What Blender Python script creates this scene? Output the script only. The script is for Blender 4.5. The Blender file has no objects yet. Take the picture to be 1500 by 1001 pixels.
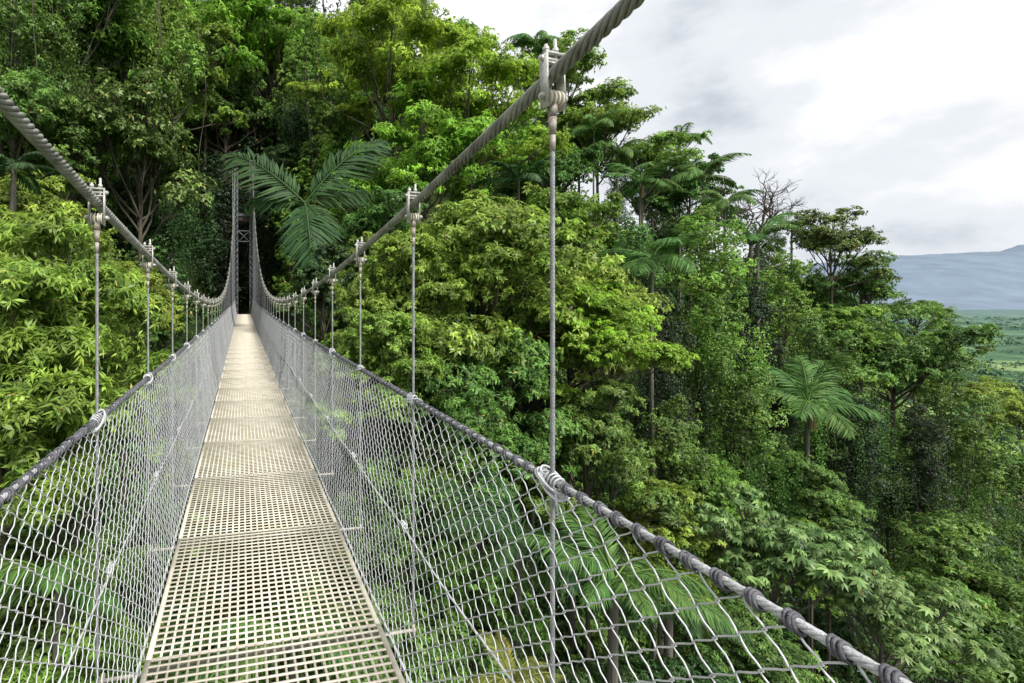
import bpy, math, random
import numpy as np
F=708.0; HZ=440.0; PX0=520.0; VPX=355.0
TH=math.atan((PX0-VPX)/F)
CT,ST=math.cos(TH),math.sin(TH)
XC=.123; RW=.714; DW=.541
scene=bpy.context.scene; COL=scene.collection
random.seed(7)
def nrm(a): return a/np.maximum(np.linalg.norm(a,axis=-1,keepdims=True),1e-9)

# ---------------------------------------------------------------- materials
def newmat(name):
    m=bpy.data.materials.new(name); m.use_nodes=True
    nt=m.node_tree; nt.nodes.clear()
    return m,nt,nt.nodes,nt.links
def leafmat(name,dark,light,trans=0.35,rough=0.45,spec=0.4):
    m,nt,N,L=newmat(name)
    out=N.new('ShaderNodeOutputMaterial'); at=N.new('ShaderNodeAttribute'); at.attribute_name='Col'
    sep=N.new('ShaderNodeSeparateColor'); L.new(at.outputs['Color'],sep.inputs[0])
    mx=N.new('ShaderNodeMix'); mx.data_type='RGBA'; mx.inputs['A'].default_value=(*dark,1); mx.inputs['B'].default_value=(*light,1)
    L.new(sep.outputs[0],mx.inputs['Factor'])
    m2=N.new('ShaderNodeMix'); m2.data_type='RGBA'; m2.inputs['B'].default_value=(0.30,0.20,0.05,1)
    L.new(mx.outputs['Result'],m2.inputs['A']); L.new(sep.outputs[2],m2.inputs['Factor'])
    oi=N.new('ShaderNodeObjectInfo')
    hs=N.new('ShaderNodeHueSaturation'); mr=N.new('ShaderNodeMapRange'); mr.inputs['To Min'].default_value=0.494; mr.inputs['To Max'].default_value=0.530
    L.new(oi.outputs['Random'],mr.inputs['Value']); L.new(mr.outputs[0],hs.inputs['Hue'])
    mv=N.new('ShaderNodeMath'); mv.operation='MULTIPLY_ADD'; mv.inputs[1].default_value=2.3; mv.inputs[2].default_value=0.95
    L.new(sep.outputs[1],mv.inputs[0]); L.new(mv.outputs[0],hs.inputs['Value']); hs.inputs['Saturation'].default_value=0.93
    L.new(m2.outputs['Result'],hs.inputs['Color'])
    p=N.new('ShaderNodeBsdfPrincipled'); p.inputs['Roughness'].default_value=rough; p.inputs['Specular IOR Level'].default_value=spec
    L.new(hs.outputs[0],p.inputs['Base Color'])
    t=N.new('ShaderNodeBsdfTranslucent'); L.new(hs.outputs[0],t.inputs['Color'])
    ms=N.new('ShaderNodeMixShader'); ms.inputs[0].default_value=trans
    L.new(p.outputs[0],ms.inputs[1]); L.new(t.outputs[0],ms.inputs[2]); L.new(ms.outputs[0],out.inputs[0])
    return m
def solid(name,c1,c2,rough=0.6,metal=0.0,scale=8,bump=0.2,bscale=60,stretch=(1,1,1)):
    m,nt,N,L=newmat(name)
    out=N.new('ShaderNodeOutputMaterial'); p=N.new('ShaderNodeBsdfPrincipled'); L.new(p.outputs[0],out.inputs[0])
    tc=N.new('ShaderNodeTexCoord'); mp=N.new('ShaderNodeMapping'); mp.inputs['Scale'].default_value=stretch; L.new(tc.outputs['Object'],mp.inputs[0])
    n=N.new('ShaderNodeTexNoise'); n.inputs['Scale'].default_value=scale; n.inputs['Detail'].default_value=6; n.inputs['Roughness'].default_value=0.65; L.new(mp.outputs[0],n.inputs['Vector'])
    r=N.new('ShaderNodeValToRGB'); r.color_ramp.elements[0].position=0.35; r.color_ramp.elements[1].position=0.66
    r.color_ramp.elements[0].color=(*c1,1); r.color_ramp.elements[1].color=(*c2,1)
    L.new(n.outputs[0],r.inputs[0]); L.new(r.outputs[0],p.inputs['Base Color'])
    p.inputs['Roughness'].default_value=rough; p.inputs['Metallic'].default_value=metal
    n2=N.new('ShaderNodeTexNoise'); n2.inputs['Scale'].default_value=bscale; n2.inputs['Detail'].default_value=4; L.new(mp.outputs[0],n2.inputs['Vector'])
    b=N.new('ShaderNodeBump'); b.inputs['Strength'].default_value=bump; b.inputs['Distance'].default_value=0.01
    L.new(n2.outputs[0],b.inputs['Height']); L.new(b.outputs[0],p.inputs['Normal'])
    return m
M={}
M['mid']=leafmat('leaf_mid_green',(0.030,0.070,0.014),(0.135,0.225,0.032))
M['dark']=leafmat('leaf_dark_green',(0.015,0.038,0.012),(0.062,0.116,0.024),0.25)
M['shade']=leafmat('leaf_painted_shade_green',(0.006,0.014,0.006),(0.024,0.045,0.013),0.15)  # deep forest shade painted in as near-black leaf colour
M['bright']=leafmat('leaf_bright_green',(0.090,0.165,0.012),(0.290,0.400,0.024),0.45)
M['yellow']=leafmat('leaf_yellow_green',(0.062,0.105,0.012),(0.260,0.320,0.036),0.4)
M['fresh']=leafmat('leaf_fresh_green',(0.048,0.102,0.012),(0.205,0.305,0.034),0.4)
M['pale']=leafmat('leaf_pale_green',(0.055,0.115,0.028),(0.185,0.285,0.080),0.3)
M['moss']=leafmat('leaf_moss_brown',(0.040,0.064,0.015),(0.130,0.185,0.035),0.25)
M['palm']=leafmat('leaf_palm',(0.024,0.066,0.012),(0.098,0.172,0.030),0.25,0.6,0.2)
M['palmdark']=leafmat('leaf_palm_dark',(0.009,0.030,0.008),(0.034,0.074,0.017),0.2,0.55,0.25)
M['palmyellow']=leafmat('leaf_palm_yellow',(0.08,0.10,0.015),(0.24,0.21,0.04),0.35,0.5)
M['under']=leafmat('leaf_undergrowth',(0.018,0.042,0.011),(0.085,0.140,0.024),0.25)
M['farwood']=leafmat('leaf_distant_wood',(0.024,0.056,0.028),(0.052,0.098,0.044),0.0,0.9)  # distance haze is tinted into these leaf colours
M['bark']=solid('bark',(0.035,0.029,0.020),(0.12,0.105,0.075),0.9,0,3,0.8,18,(1,1,0.3))
M['barkpale']=solid('bark_pale',(0.07,0.062,0.048),(0.18,0.17,0.14),0.9,0,3,0.6,18,(1,1,0.3))
M['cream']=solid('cream_painted_steel',(0.60,0.54,0.42),(0.82,0.77,0.65),0.55,0,5,0.15,90)
M['creamedge']=solid('cream_edge_steel',(0.54,0.49,0.39),(0.76,0.71,0.60),0.6,0,7,0.2,60)
M['galv']=solid('galvanised_wire',(0.46,0.47,0.49),(0.68,0.69,0.71),0.42,0.2,14,0.1,120)
M['rope']=solid('steel_wire_rope',(0.17,0.17,0.15),(0.40,0.40,0.36),0.5,0.35,9,0.25,150)
M['rod']=solid('suspender_rope',(0.22,0.23,0.24),(0.40,0.41,0.42),0.5,0.4,20,0.4,260)
M['rail']=solid('handrail_rope',(0.34,0.345,0.35),(0.56,0.565,0.57),0.5,0.2,25,0.4,220)
M['lash']=solid('dark_lashing',(0.045,0.046,0.055),(0.15,0.15,0.17),0.6,0.1,18,0.4,120)
M['clamp']=solid('zinc_clamp',(0.36,0.36,0.33),(0.62,0.61,0.57),0.5,0.3,30,0.2,120)
M['beam']=solid('weathered_beam',(0.26,0.24,0.20),(0.44,0.41,0.35),0.6,0.1,10,0.2,60)
M['spool']=solid('cream_spool',(0.50,0.46,0.36),(0.70,0.67,0.57),0.5,0,30,0.1,100)
M['sock']=solid('dull_socket',(0.24,0.20,0.165),(0.42,0.39,0.35),0.6,0.2,40,0.3,120)
M['tower']=solid('tower_steel',(0.17,0.19,0.21),(0.30,0.32,0.34),0.5,0.1,3,0.1,30)
M['wood']=solid('brown_board',(0.05,0.035,0.03),(0.10,0.07,0.055),0.8,0,4,0.3,30)

# ---------------------------------------------------------------- mesh tools
DATA={}
def mesh_np(name,V,Fc,mat,col=None,smooth=False):
    V=np.ascontiguousarray(V,dtype=np.float32); Fc=np.ascontiguousarray(Fc,dtype=np.int32)
    me=bpy.data.meshes.new(name); n=len(V); m,k=Fc.shape
    me.vertices.add(n); me.vertices.foreach_set('co',V.ravel())
    me.loops.add(m*k); me.loops.foreach_set('vertex_index',Fc.ravel())
    me.polygons.add(m); me.polygons.foreach_set('loop_start',np.arange(0,m*k,k,dtype=np.int32))
    if smooth: me.polygons.foreach_set('use_smooth',np.ones(m,dtype=bool))
    me.update(calc_edges=True)
    if col is not None:
        a=me.color_attributes.new('Col','FLOAT_COLOR','POINT')
        c=np.ones((n,4),dtype=np.float32); c[:,:3]=col; a.data.foreach_set('color',c.ravel())
    if mat: me.materials.append(mat)
    DATA[me.name]=(V,Fc,col,mat)
    return me
def link(name,me,parent=None,loc=(0,0,0),rot=(0,0,0),scale=(1,1,1)):
    o=bpy.data.objects.new(name,me); COL.objects.link(o)
    o.parent=parent; o.location=loc; o.rotation_euler=rot; o.scale=scale
    return o
def tag(o,label=None,cat=None,group=None,kind=None):
    if label: o['label']=label
    if cat: o['category']=cat
    if group: o['group']=group
    if kind: o['kind']=kind
    return o
class MB:
    def __init__(s): s.V=[];s.F=[];s.n=0
    def add(s,V,Fc):
        s.V.append(np.asarray(V,float).reshape(-1,3)); s.F.append(np.asarray(Fc).reshape(-1,4)+s.n); s.n+=len(s.V[-1])
    def tubes(s,P,r,sides=6,ref=(0.31,0.52,0.79)):
        P=np.asarray(P,float)
        if P.ndim==2: P=P[None]
        w,n,_=P.shape
        r=np.broadcast_to(np.asarray(r,float),(w,n)) if np.ndim(r)<2 else np.asarray(r)
        T=nrm(np.gradient(P,axis=1)); A=nrm(np.cross(T,np.asarray(ref,float))); B=np.cross(T,A)
        an=np.arange(sides)*2*math.pi/sides
        V=P[:,:,None,:]+r[:,:,None,None]*(A[:,:,None,:]*np.cos(an)[None,None,:,None]+B[:,:,None,:]*np.sin(an)[None,None,:,None])
        idx=np.arange(w*n*sides).reshape(w,n,sides); j=np.roll(idx,-1,axis=2)
        Fc=np.stack([idx[:,:-1],j[:,:-1],j[:,1:],idx[:,1:]],-1).reshape(-1,4)
        s.add(V,Fc); return s
    def box(s,x0,x1,y0,y1,z0,z1):
        V=[(x0,y0,z0),(x1,y0,z0),(x1,y1,z0),(x0,y1,z0),(x0,y0,z1),(x1,y0,z1),(x1,y1,z1),(x0,y1,z1)]
        s.add(V,[(0,3,2,1),(4,5,6,7),(0,1,5,4),(1,2,6,5),(2,3,7,6),(3,0,4,7)]); return s
    def rod(s,p0,p1,r0,r1=None,sides=8):
        r1=r0 if r1 is None else r1
        p0=np.array(p0,float);p1=np.array(p1,float);d=p1-p0;e=d*1e-3
        s.tubes([p0,p0+e,p0+e*2,p1-e*2,p1-e,p1],np.array([1e-4,r0*.9,r0,r1,r1*.9,1e-4]),sides); return s
    def ring(s,c,ax1,ax2,r,k=20,sides=6):
        a=np.linspace(0,2*math.pi,k+1); c=np.array(c);ax1=np.array(ax1);ax2=np.array(ax2)
        s.tubes(c+np.cos(a)[:,None]*ax1+np.sin(a)[:,None]*ax2,r,sides,ref=np.cross(ax1,ax2)/np.linalg.norm(np.cross(ax1,ax2))); return s
    def mesh(s,name,mat,smooth=True,col=None): return mesh_np(name,np.concatenate(s.V),np.concatenate(s.F),mat,col,smooth)

# ---------------------------------------------------------------- terrain
TB=np.array([ # px, Y0, py0, Ys, pys
[-300,8,330,45,-200],[0,9,420,45,-180],[240,14,440,58,-200],[450,16,500,60,-160],[600,14,660,60,-70],[700,13,760,62,20],[760,13,800,62,90],
[860,13,860,62,165],[900,13,880,62,190],[1000,13,900,60,240],[1100,13,890,55,300],[1200,12,860,50,370],[1300,12,880,44,470],[1400,12,960,42,550],[1500,12,1010,60,620],[1700,12,1050,60,680],[1900,12,1050,60,700]],float)
def canopy(X,Y):
    X=np.asarray(X,float);Y=np.asarray(Y,float)
    px=np.clip(PX0+F*X/np.maximum(Y,6),-300,1900)
    Y0,p0,Ys,ps=[np.interp(px,TB[:,0],TB[:,i]) for i in (1,2,3,4)]
    e0=(HZ-p0)/F; es=(HZ-ps)/F
    f=np.clip((Y-Y0)/(Ys-Y0),0,1)**0.85
    return np.clip(Y,Y0,Ys)*(e0+(es-e0)*f),Ys
def tl(X,Y): return -X*ST+Y*CT, X*CT+Y*ST-XC
def ground(X,Y):
    X=np.asarray(X,float);Y=np.asarray(Y,float)
    C,Ys=canopy(X,Y)
    g=C-12.5+0.6*np.sin(X*.31+1)*np.cos(Y*.27)+.25*np.sin(X*.9)*np.sin(Y*.8+2)
    Rr=np.hypot(X*.6,Y); w=np.clip((Rr-Ys-8)/900,0,1); w=w*w*(3-2*w); w=1-(1-w)**1.6
    g=g*(1-w)-250*w
    t,l=tl(X,Y); l=np.abs(l)
    lim=-2.0-np.clip(41.5-t,0,25)*.42+np.maximum(0,l-2.2)*1.1+np.maximum(0,t-46)*2
    return np.minimum(g,lim)
def fground(X,Y):
    R_=np.hypot(X,Y); far=np.clip((R_-900)/2000,0,1)
    return ground(X,Y)+far*(12*np.sin(X*.004)*np.cos(Y*.0031)+14*np.sin(X*.0013+Y*.0017)+22*np.sin(X*.0009-1)*np.sin(Y*.0011))
rad=np.concatenate([[0.01],np.geomspace(1.5,110,80),np.geomspace(118,45000,90)])
ang=np.linspace(0,2*math.pi,541)[:-1]
RR,AA=np.meshgrid(rad,ang,indexing='ij'); GX=RR*np.sin(AA); GY=RR*np.cos(AA); GZ=fground(GX,GY)
idx=np.arange(RR.size).reshape(RR.shape); jn=np.roll(idx,-1,axis=1)
Fg=np.stack([idx[:-1],idx[1:],jn[1:],jn[:-1]],-1).reshape(-1,4)
m,nt,N,L=newmat('ground_soil_and_plain')
out=N.new('ShaderNodeOutputMaterial'); p=N.new('ShaderNodeBsdfPrincipled'); p.inputs['Roughness'].default_value=0.95; p.inputs['Specular IOR Level'].default_value=0.1
ge=N.new('ShaderNodeNewGeometry'); ln=N.new('ShaderNodeVectorMath'); ln.operation='LENGTH'; L.new(ge.outputs['Position'],ln.inputs[0])
n1=N.new('ShaderNodeTexNoise'); n1.inputs['Scale'].default_value=0.6; n1.inputs['Detail'].default_value=8; L.new(ge.outputs['Position'],n1.inputs['Vector'])
r1=N.new('ShaderNodeValToRGB'); r1.color_ramp.elements[0].color=(0.012,0.020,0.007,1); r1.color_ramp.elements[1].color=(0.045,0.070,0.018,1); L.new(n1.outputs[0],r1.inputs[0])
n2=N.new('ShaderNodeTexNoise'); n2.inputs['Scale'].default_value=0.0032; n2.inputs['Detail'].default_value=12; n2.inputs['Roughness'].default_value=0.8; L.new(ge.outputs['Position'],n2.inputs['Vector'])
r2=N.new('ShaderNodeValToRGB'); els=r2.color_ramp.elements; els[0].position=0.44; els[0].color=(0.024,0.066,0.020,1); els[1].position=0.60; els[1].color=(0.28,0.36,0.12,1)
e=els.new(0.51); e.color=(0.06,0.14,0.032,1); L.new(n2.outputs[0],r2.inputs[0])
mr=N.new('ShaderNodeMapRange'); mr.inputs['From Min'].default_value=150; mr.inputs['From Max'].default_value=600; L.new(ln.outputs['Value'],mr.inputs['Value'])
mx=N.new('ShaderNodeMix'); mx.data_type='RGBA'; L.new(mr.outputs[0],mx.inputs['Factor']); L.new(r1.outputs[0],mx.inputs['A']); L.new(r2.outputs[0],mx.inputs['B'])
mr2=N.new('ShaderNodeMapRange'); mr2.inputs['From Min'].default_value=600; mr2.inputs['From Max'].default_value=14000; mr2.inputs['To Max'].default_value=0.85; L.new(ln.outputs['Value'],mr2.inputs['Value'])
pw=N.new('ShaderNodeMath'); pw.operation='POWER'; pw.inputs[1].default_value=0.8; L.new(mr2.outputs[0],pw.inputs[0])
mx2=N.new('ShaderNodeMix'); mx2.data_type='RGBA'; L.new(pw.outputs[0],mx2.inputs['Factor']); L.new(mx.outputs['Result'],mx2.inputs['A']); mx2.inputs['B'].default_value=(0.110,0.175,0.175,1)  # distance haze painted into the ground colour
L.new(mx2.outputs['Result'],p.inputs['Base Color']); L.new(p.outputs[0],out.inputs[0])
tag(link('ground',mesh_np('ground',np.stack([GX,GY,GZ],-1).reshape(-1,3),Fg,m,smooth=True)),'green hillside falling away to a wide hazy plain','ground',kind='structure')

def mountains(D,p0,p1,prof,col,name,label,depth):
    mm=solid(name+'_haze',tuple(c*.82 for c in col),tuple(c*1.12 for c in col),1.0,0,0.0009,0,1)  # aerial haze painted as the base colour of the ridge
    us=np.linspace((p0-PX0)/F,(p1-PX0)/F,200); k=14
    V=[];rs=np.random.RandomState(3)
    ph=rs.rand(6)*6
    for j in range(k):
        q=j/(k-1)
        hh=np.interp(us*F+PX0,[a[0] for a in prof],[a[1] for a in prof]); top=(HZ-hh)/F*D
        rough=sum(np.sin(us*(14*2**i)+ph[i]+j*.7)*top*.05/1.6**i for i in range(5))
        z=-260+(top+260+rough*q)*(math.sin(q*math.pi/2)**1.3)
        Y=np.full_like(us,D*(1-depth*(1-q)))
        V.append(np.stack([us*D,Y,z],-1))
    V.append(np.stack([us*D,np.full_like(us,D*1.15),np.full_like(us,-260)],-1)); k+=1
    V=np.array(V); ii=np.arange(V.shape[0]*V.shape[1]).reshape(V.shape[:2])
    Fc=np.stack([ii[:-1,:-1],ii[:-1,1:],ii[1:,1:],ii[1:,:-1]],-1).reshape(-1,4)
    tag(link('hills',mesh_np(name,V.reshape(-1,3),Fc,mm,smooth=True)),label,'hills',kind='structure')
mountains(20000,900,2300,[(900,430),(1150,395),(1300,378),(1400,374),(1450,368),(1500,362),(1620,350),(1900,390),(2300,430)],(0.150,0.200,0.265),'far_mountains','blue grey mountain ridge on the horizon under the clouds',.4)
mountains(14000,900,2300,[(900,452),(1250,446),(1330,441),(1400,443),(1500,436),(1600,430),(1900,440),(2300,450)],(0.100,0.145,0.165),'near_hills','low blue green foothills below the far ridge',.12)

# ---------------------------------------------------------------- foliage
def leaves(P,D,Nn,Lh,W,fold=.25,dro=.12):
    D=nrm(D); S=nrm(np.cross(D,Nn)); Nn=np.cross(S,D)
    Lh=np.broadcast_to(Lh,(len(P),))[:,None]; W=np.broadcast_to(W,(len(P),))[:,None]
    mid=P+D*Lh*.42
    V=np.stack([P,mid+S*W*.5+Nn*W*fold,P+D*Lh-Nn*Lh*dro,mid-S*W*.5+Nn*W*fold],1)
    return V.reshape(-1,3),np.arange(len(P)*4).reshape(-1,4)
def rdir(rs,n,up=None):
    d=nrm(rs.normal(size=(n,3)))
    if up is not None:
        d[:,2]=np.where(d[:,2]<-up,-d[:,2],d[:,2])
    return d
def lobecrown(seed,lobes,nc,nleaf,Lh,W,mat,ros=6,cr=.32,droop=.25,up=.35,flat=.7,br=.05,base=None,nbr=5,brmat='bark',warm=.012,shell=.55,cz=1.0,stray=.16):
    rs=np.random.RandomState(seed); lobes=np.array(lobes,float)
    Ps=[];Os=[];Cv=[];Cp=[]
    for q,(x,y,z,r) in enumerate(lobes):
        k=max(3,int(nc*(r/lobes[:,3].mean())**1.6)); L0=np.array([x,y,z]); lv=rs.uniform(.7,1.2)
        d=rdir(rs,k,up); rad_=rs.uniform(shell,1.04,(k,1)); st=rs.rand(k)<stray
        rad_[st]=rs.uniform(1.1,1.45,(st.sum(),1))
        c=L0+d*r*rad_*np.array([1,1,flat+.1])
        Cp.append((L0,c))
        for i_,(ci,di) in enumerate(zip(c,d)):
            sm=st[i_]; big=rs.uniform(.55,1.5)*(.5 if sm else 1)
            m=int(nleaf*big**1.5*rs.uniform(.7,1.2)); crad=r*cr*big
            o=rdir(rs,max(1,m//ros),.5); an=np.array([rs.uniform(.8,1.3),rs.uniform(.8,1.3),flat*cz*rs.uniform(.6,1.25)])
            pp=ci+o*crad*an*rs.uniform(.25,1.1,(len(o),1))
            oo=nrm(o*.7+di*.5+np.array([0,0,.15]))
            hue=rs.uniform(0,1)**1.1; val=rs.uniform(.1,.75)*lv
            dep=np.clip(np.linalg.norm((pp-L0)/r,axis=1),0,1.2)  # inner leaves darker: older growth plus crown shade painted into their colour
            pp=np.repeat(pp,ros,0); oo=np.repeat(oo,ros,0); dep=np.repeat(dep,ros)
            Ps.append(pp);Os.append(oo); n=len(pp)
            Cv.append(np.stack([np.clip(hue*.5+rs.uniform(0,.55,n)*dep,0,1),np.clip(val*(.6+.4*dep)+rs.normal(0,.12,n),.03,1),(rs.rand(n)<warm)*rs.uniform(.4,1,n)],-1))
    P=np.concatenate(Ps);O=np.concatenate(Os);Cc=np.concatenate(Cv);n=len(P)
    rnd=rdir(rs,n); tang=nrm(rnd-O*(rnd*O).sum(1,keepdims=True))
    D=nrm(tang*1.0+O*rs.uniform(.0,.8,(n,1))+np.array([0,0,-droop]))
    Nn=nrm(O+np.array([0,0,.6])+rs.normal(0,.4,(n,3)))
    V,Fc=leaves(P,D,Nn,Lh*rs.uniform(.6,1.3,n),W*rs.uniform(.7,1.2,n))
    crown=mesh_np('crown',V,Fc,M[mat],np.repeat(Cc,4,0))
    mb=MB(); zb=base if base is not None else lobes[:,2].min()-lobes[:,3].max()*.6
    rr=br*np.abs(lobes[:,3]).mean(); zt_=lobes[:,2].max()
    s=np.linspace(0,1,12); ax=np.stack([.12*np.sin(s*6+seed),.12*np.sin(s*5),zb+(zt_-zb)*s],-1); ax[:,:2]*=s[:,None]
    mb.tubes(ax,np.linspace(rr*1.5,rr*.5,12),8,ref=(1,.05,0))
    for q,(c,cl) in enumerate(Cp):
        h0=rs.uniform(.05,.6)*max(.05,(c[2]-zb)/(zt_-zb+1e-6)); i0=int(h0*11); p0=ax[i0]
        s=np.linspace(0,1,9)[:,None]; mid=p0+np.array([c[0]*.45,c[1]*.45,(c[2]-p0[2])*.35])
        path=(1-s)**2*p0+2*s*(1-s)*mid+s*s*c+np.concatenate([np.sin(s*7+q),np.cos(s*8+q*2),np.sin(s*9+q)],1)*.07*lobes[q,3]*s*(1-s)*4
        mb.tubes(path,np.linspace(rr*.95,rr*.4,9),6)
        for i in range(min(nbr,len(cl))):
            s=np.linspace(0,1,6)[:,None]; e2=cl[i]; st=path[5+i%4]
            pth=(1-s)*st+s*e2+np.array([0,0,1])*np.sin(s*math.pi)*.1*lobes[q,3]+rs.normal(0,.03*lobes[q,3],(6,3))*s*(1-s)*4
            mb.tubes(pth,np.linspace(rr*.38,rr*.1,6),5)
    brn=mb.mesh('branches',M[brmat])
    zt=np.percentile(V[:,2],99.3); wd=np.percentile(V[:,0],98.5)-np.percentile(V[:,0],1.5)
    return dict(crown=crown,br=brn,top=zt,w=wd,zb=zb,rr=rr*1.5,bm=brmat)
def lob(seed,n,rx,rz,r0,r1):
    rs=np.random.RandomState(seed); out=[(0,0,rz*.1,rx*.42)]
    for i in range(n):
        a=i*2.399+rs.uniform(-.5,.5); q=math.sqrt((i+.5)/n)*rs.uniform(.75,1.15); z=(1-q*q)*rz*.65+rs.uniform(-.38,.38)*rz-(.2*rz)
        out.append((math.cos(a)*q*rx*.72,math.sin(a)*q*rx*.72,z,rs.uniform(r0,r1)*rx))
    return out
def collob(seed,n,h,r):
    rs=np.random.RandomState(seed); return [(rs.uniform(-.5,.5)*r,rs.uniform(-.5,.5)*r,h*(i/(n-1)-.5),r*rs.uniform(.5,1.05)*(1-.35*(i/(n-1))**3)) for i in range(n)]
K={}
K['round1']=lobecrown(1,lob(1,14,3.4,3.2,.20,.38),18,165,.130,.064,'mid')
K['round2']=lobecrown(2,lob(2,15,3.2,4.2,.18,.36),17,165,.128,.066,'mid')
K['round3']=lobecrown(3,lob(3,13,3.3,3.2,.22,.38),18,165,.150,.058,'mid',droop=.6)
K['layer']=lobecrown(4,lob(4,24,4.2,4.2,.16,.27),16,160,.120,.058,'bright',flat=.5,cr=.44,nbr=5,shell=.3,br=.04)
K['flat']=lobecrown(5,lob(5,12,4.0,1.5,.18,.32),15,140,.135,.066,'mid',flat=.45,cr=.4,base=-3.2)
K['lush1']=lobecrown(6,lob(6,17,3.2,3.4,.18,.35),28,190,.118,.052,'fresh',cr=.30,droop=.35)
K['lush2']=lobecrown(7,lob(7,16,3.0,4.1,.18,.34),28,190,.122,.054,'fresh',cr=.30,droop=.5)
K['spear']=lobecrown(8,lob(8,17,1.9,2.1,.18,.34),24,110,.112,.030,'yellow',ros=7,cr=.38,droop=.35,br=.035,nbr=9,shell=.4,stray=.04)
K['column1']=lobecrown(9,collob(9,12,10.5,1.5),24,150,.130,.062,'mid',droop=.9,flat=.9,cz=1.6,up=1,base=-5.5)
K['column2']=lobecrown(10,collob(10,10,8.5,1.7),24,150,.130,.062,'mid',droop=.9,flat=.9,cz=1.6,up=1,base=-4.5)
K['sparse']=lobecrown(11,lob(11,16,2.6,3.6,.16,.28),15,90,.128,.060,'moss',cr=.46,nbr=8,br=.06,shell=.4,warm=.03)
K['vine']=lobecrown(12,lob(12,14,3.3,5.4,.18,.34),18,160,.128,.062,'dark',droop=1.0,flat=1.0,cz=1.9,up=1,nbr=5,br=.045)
def palmate(seed,n,rx,rz):
    rs=np.random.RandomState(seed); P=[];D=[];Nn=[];C=[];Lr=[]
    base=[(x*rs.uniform(.8,1.25),y*rs.uniform(.8,1.25),z+rs.uniform(-.6,.4),r) for (x,y,z,r) in lob(seed,17,rx,rz,.15,.30)]; base[0]=(0,0,0,rx*.3); mb=MB()
    ends=[]
    for (x,y,z,r) in base:
        for d in rdir(rs,n//len(base),.4): ends.append((np.array([x,y,z])+d*r*rs.uniform(.4,1.3)*np.array([1,1,.8]),d))
    for c,d in ends:
        up=nrm(d*.7+np.array([0,0,1])+rs.normal(0,.35,3)); a0=rs.uniform(0,6.28); t1=nrm(np.cross(up,[.3,.9,.1])); t2=np.cross(up,t1)
        k=rs.randint(7,11); sz=rs.uniform(.5,1.25); hue=rs.uniform(0,1); val=rs.uniform(.0,.55); dr=rs.uniform(.05,.7)
        for j in range(k):
            a=a0+j*2*math.pi/k; dd=t1*math.cos(a)+t2*math.sin(a)-up*(dr+rs.uniform(-.1,.15))
            P.append(c);D.append(dd);Nn.append(up+.001);C.append((hue,min(1,max(.0,val+rs.normal(0,.06))),.9 if rs.rand()<.003 else 0));Lr.append(sz*rs.uniform(.85,1.1))
    P=np.array(P);D=np.array(D);Nn=np.array(Nn);Lr=np.array(Lr)
    V,Fc=leaves(P,D,Nn,.205*Lr,.070*Lr,.15,.25)
    cr=mesh_np('crown',V,Fc,M['pale'],np.repeat(np.array(C),4,0)); zb=-rz*1.3
    for i,(x,y,z,r) in enumerate(base):
        s=np.linspace(0,1,9)[:,None]; c=np.array([x,y,z]); p0=np.array([0,0,zb+max(0,(z-zb))*rs.uniform(.1,.6)]); mid=p0+np.array([x*.5,y*.5,(z-p0[2])*.3])
        path=(1-s)**2*p0+2*s*(1-s)*mid+s*s*c; mb.tubes(path,np.linspace(.04,.018,9))
        for j in range(14):
            ee=ends[(i*(n//len(base))+j)%len(ends)][0]; q=np.linspace(0,1,5)[:,None]; mb.tubes((1-q)*path[6+j%3]+q*ee,np.linspace(.014,.007,5),5)
    z=np.linspace(zb,.5,8); mb.tubes(np.stack([.05*np.sin(z*3),0*z,z],-1),np.linspace(.07,.03,8),7,ref=(1,.05,0))
    return dict(crown=cr,br=mb.mesh('branches',M['barkpale']),top=np.percentile(V[:,2],99.5),w=np.ptp(V[:,0])*.9,zb=zb,rr=.07,bm='barkpale')
K['palmate']=palmate(21,1200,2.3,2.1)
def deadtree(seed):
    rs=np.random.RandomState(seed); mb=MB()
    def grow(p,d,l,r,dep):
        n=6; pts=[p]; dd=d
        for i in range(n):
            dd=nrm(dd+rs.normal(0,.16,3)+np.array([0,0,.04])); pts.append(pts[-1]+dd*l/n)
        mb.tubes(np.array(pts),np.linspace(r,r*.55,n+1),5)
        if dep==0: return
        for k in range(3 if dep>1 else 4):
            q=pts[rs.randint(3,n+1)]; nd=nrm(dd+rs.normal(0,.62,3)); grow(q,nd,l*rs.uniform(.6,.8),r*.6,dep-1)
    for k in range(6):
        a=k*1.1; grow(np.array([0,0,-2.5]),nrm(np.array([math.cos(a)*.9,math.sin(a)*.9,.8])),2.3,.11,4)
    return mb.mesh('branches',M['bark'])
K_dead=deadtree(5)
def trunkmesh(mat):
    k=16; z=np.linspace(0,1,k); a=np.arange(9)*2*math.pi/9
    cx=1.5*np.sin(z*5)*(1-z)*z*3; cy=1.2*np.sin(z*6+1)*(1-z)*z*3; r=np.linspace(1.8,1,k)+.12*np.sin(z*23)
    V=np.stack([cx[:,None]+r[:,None]*np.cos(a)[None],cy[:,None]+r[:,None]*np.sin(a)[None],np.repeat(z[:,None],9,1)],-1)
    mb=MB(); ii=np.arange(k*9).reshape(k,9); j=np.roll(ii,-1,1)
    mb.add(V,np.stack([ii[:-1],j[:-1],j[1:],ii[1:]],-1)); return mb.mesh('trunk',M[mat])
TRK={'bark':trunkmesh('bark'),'barkpale':trunkmesh('barkpale')}
vm=MB(); rs=np.random.RandomState(9)
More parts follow.
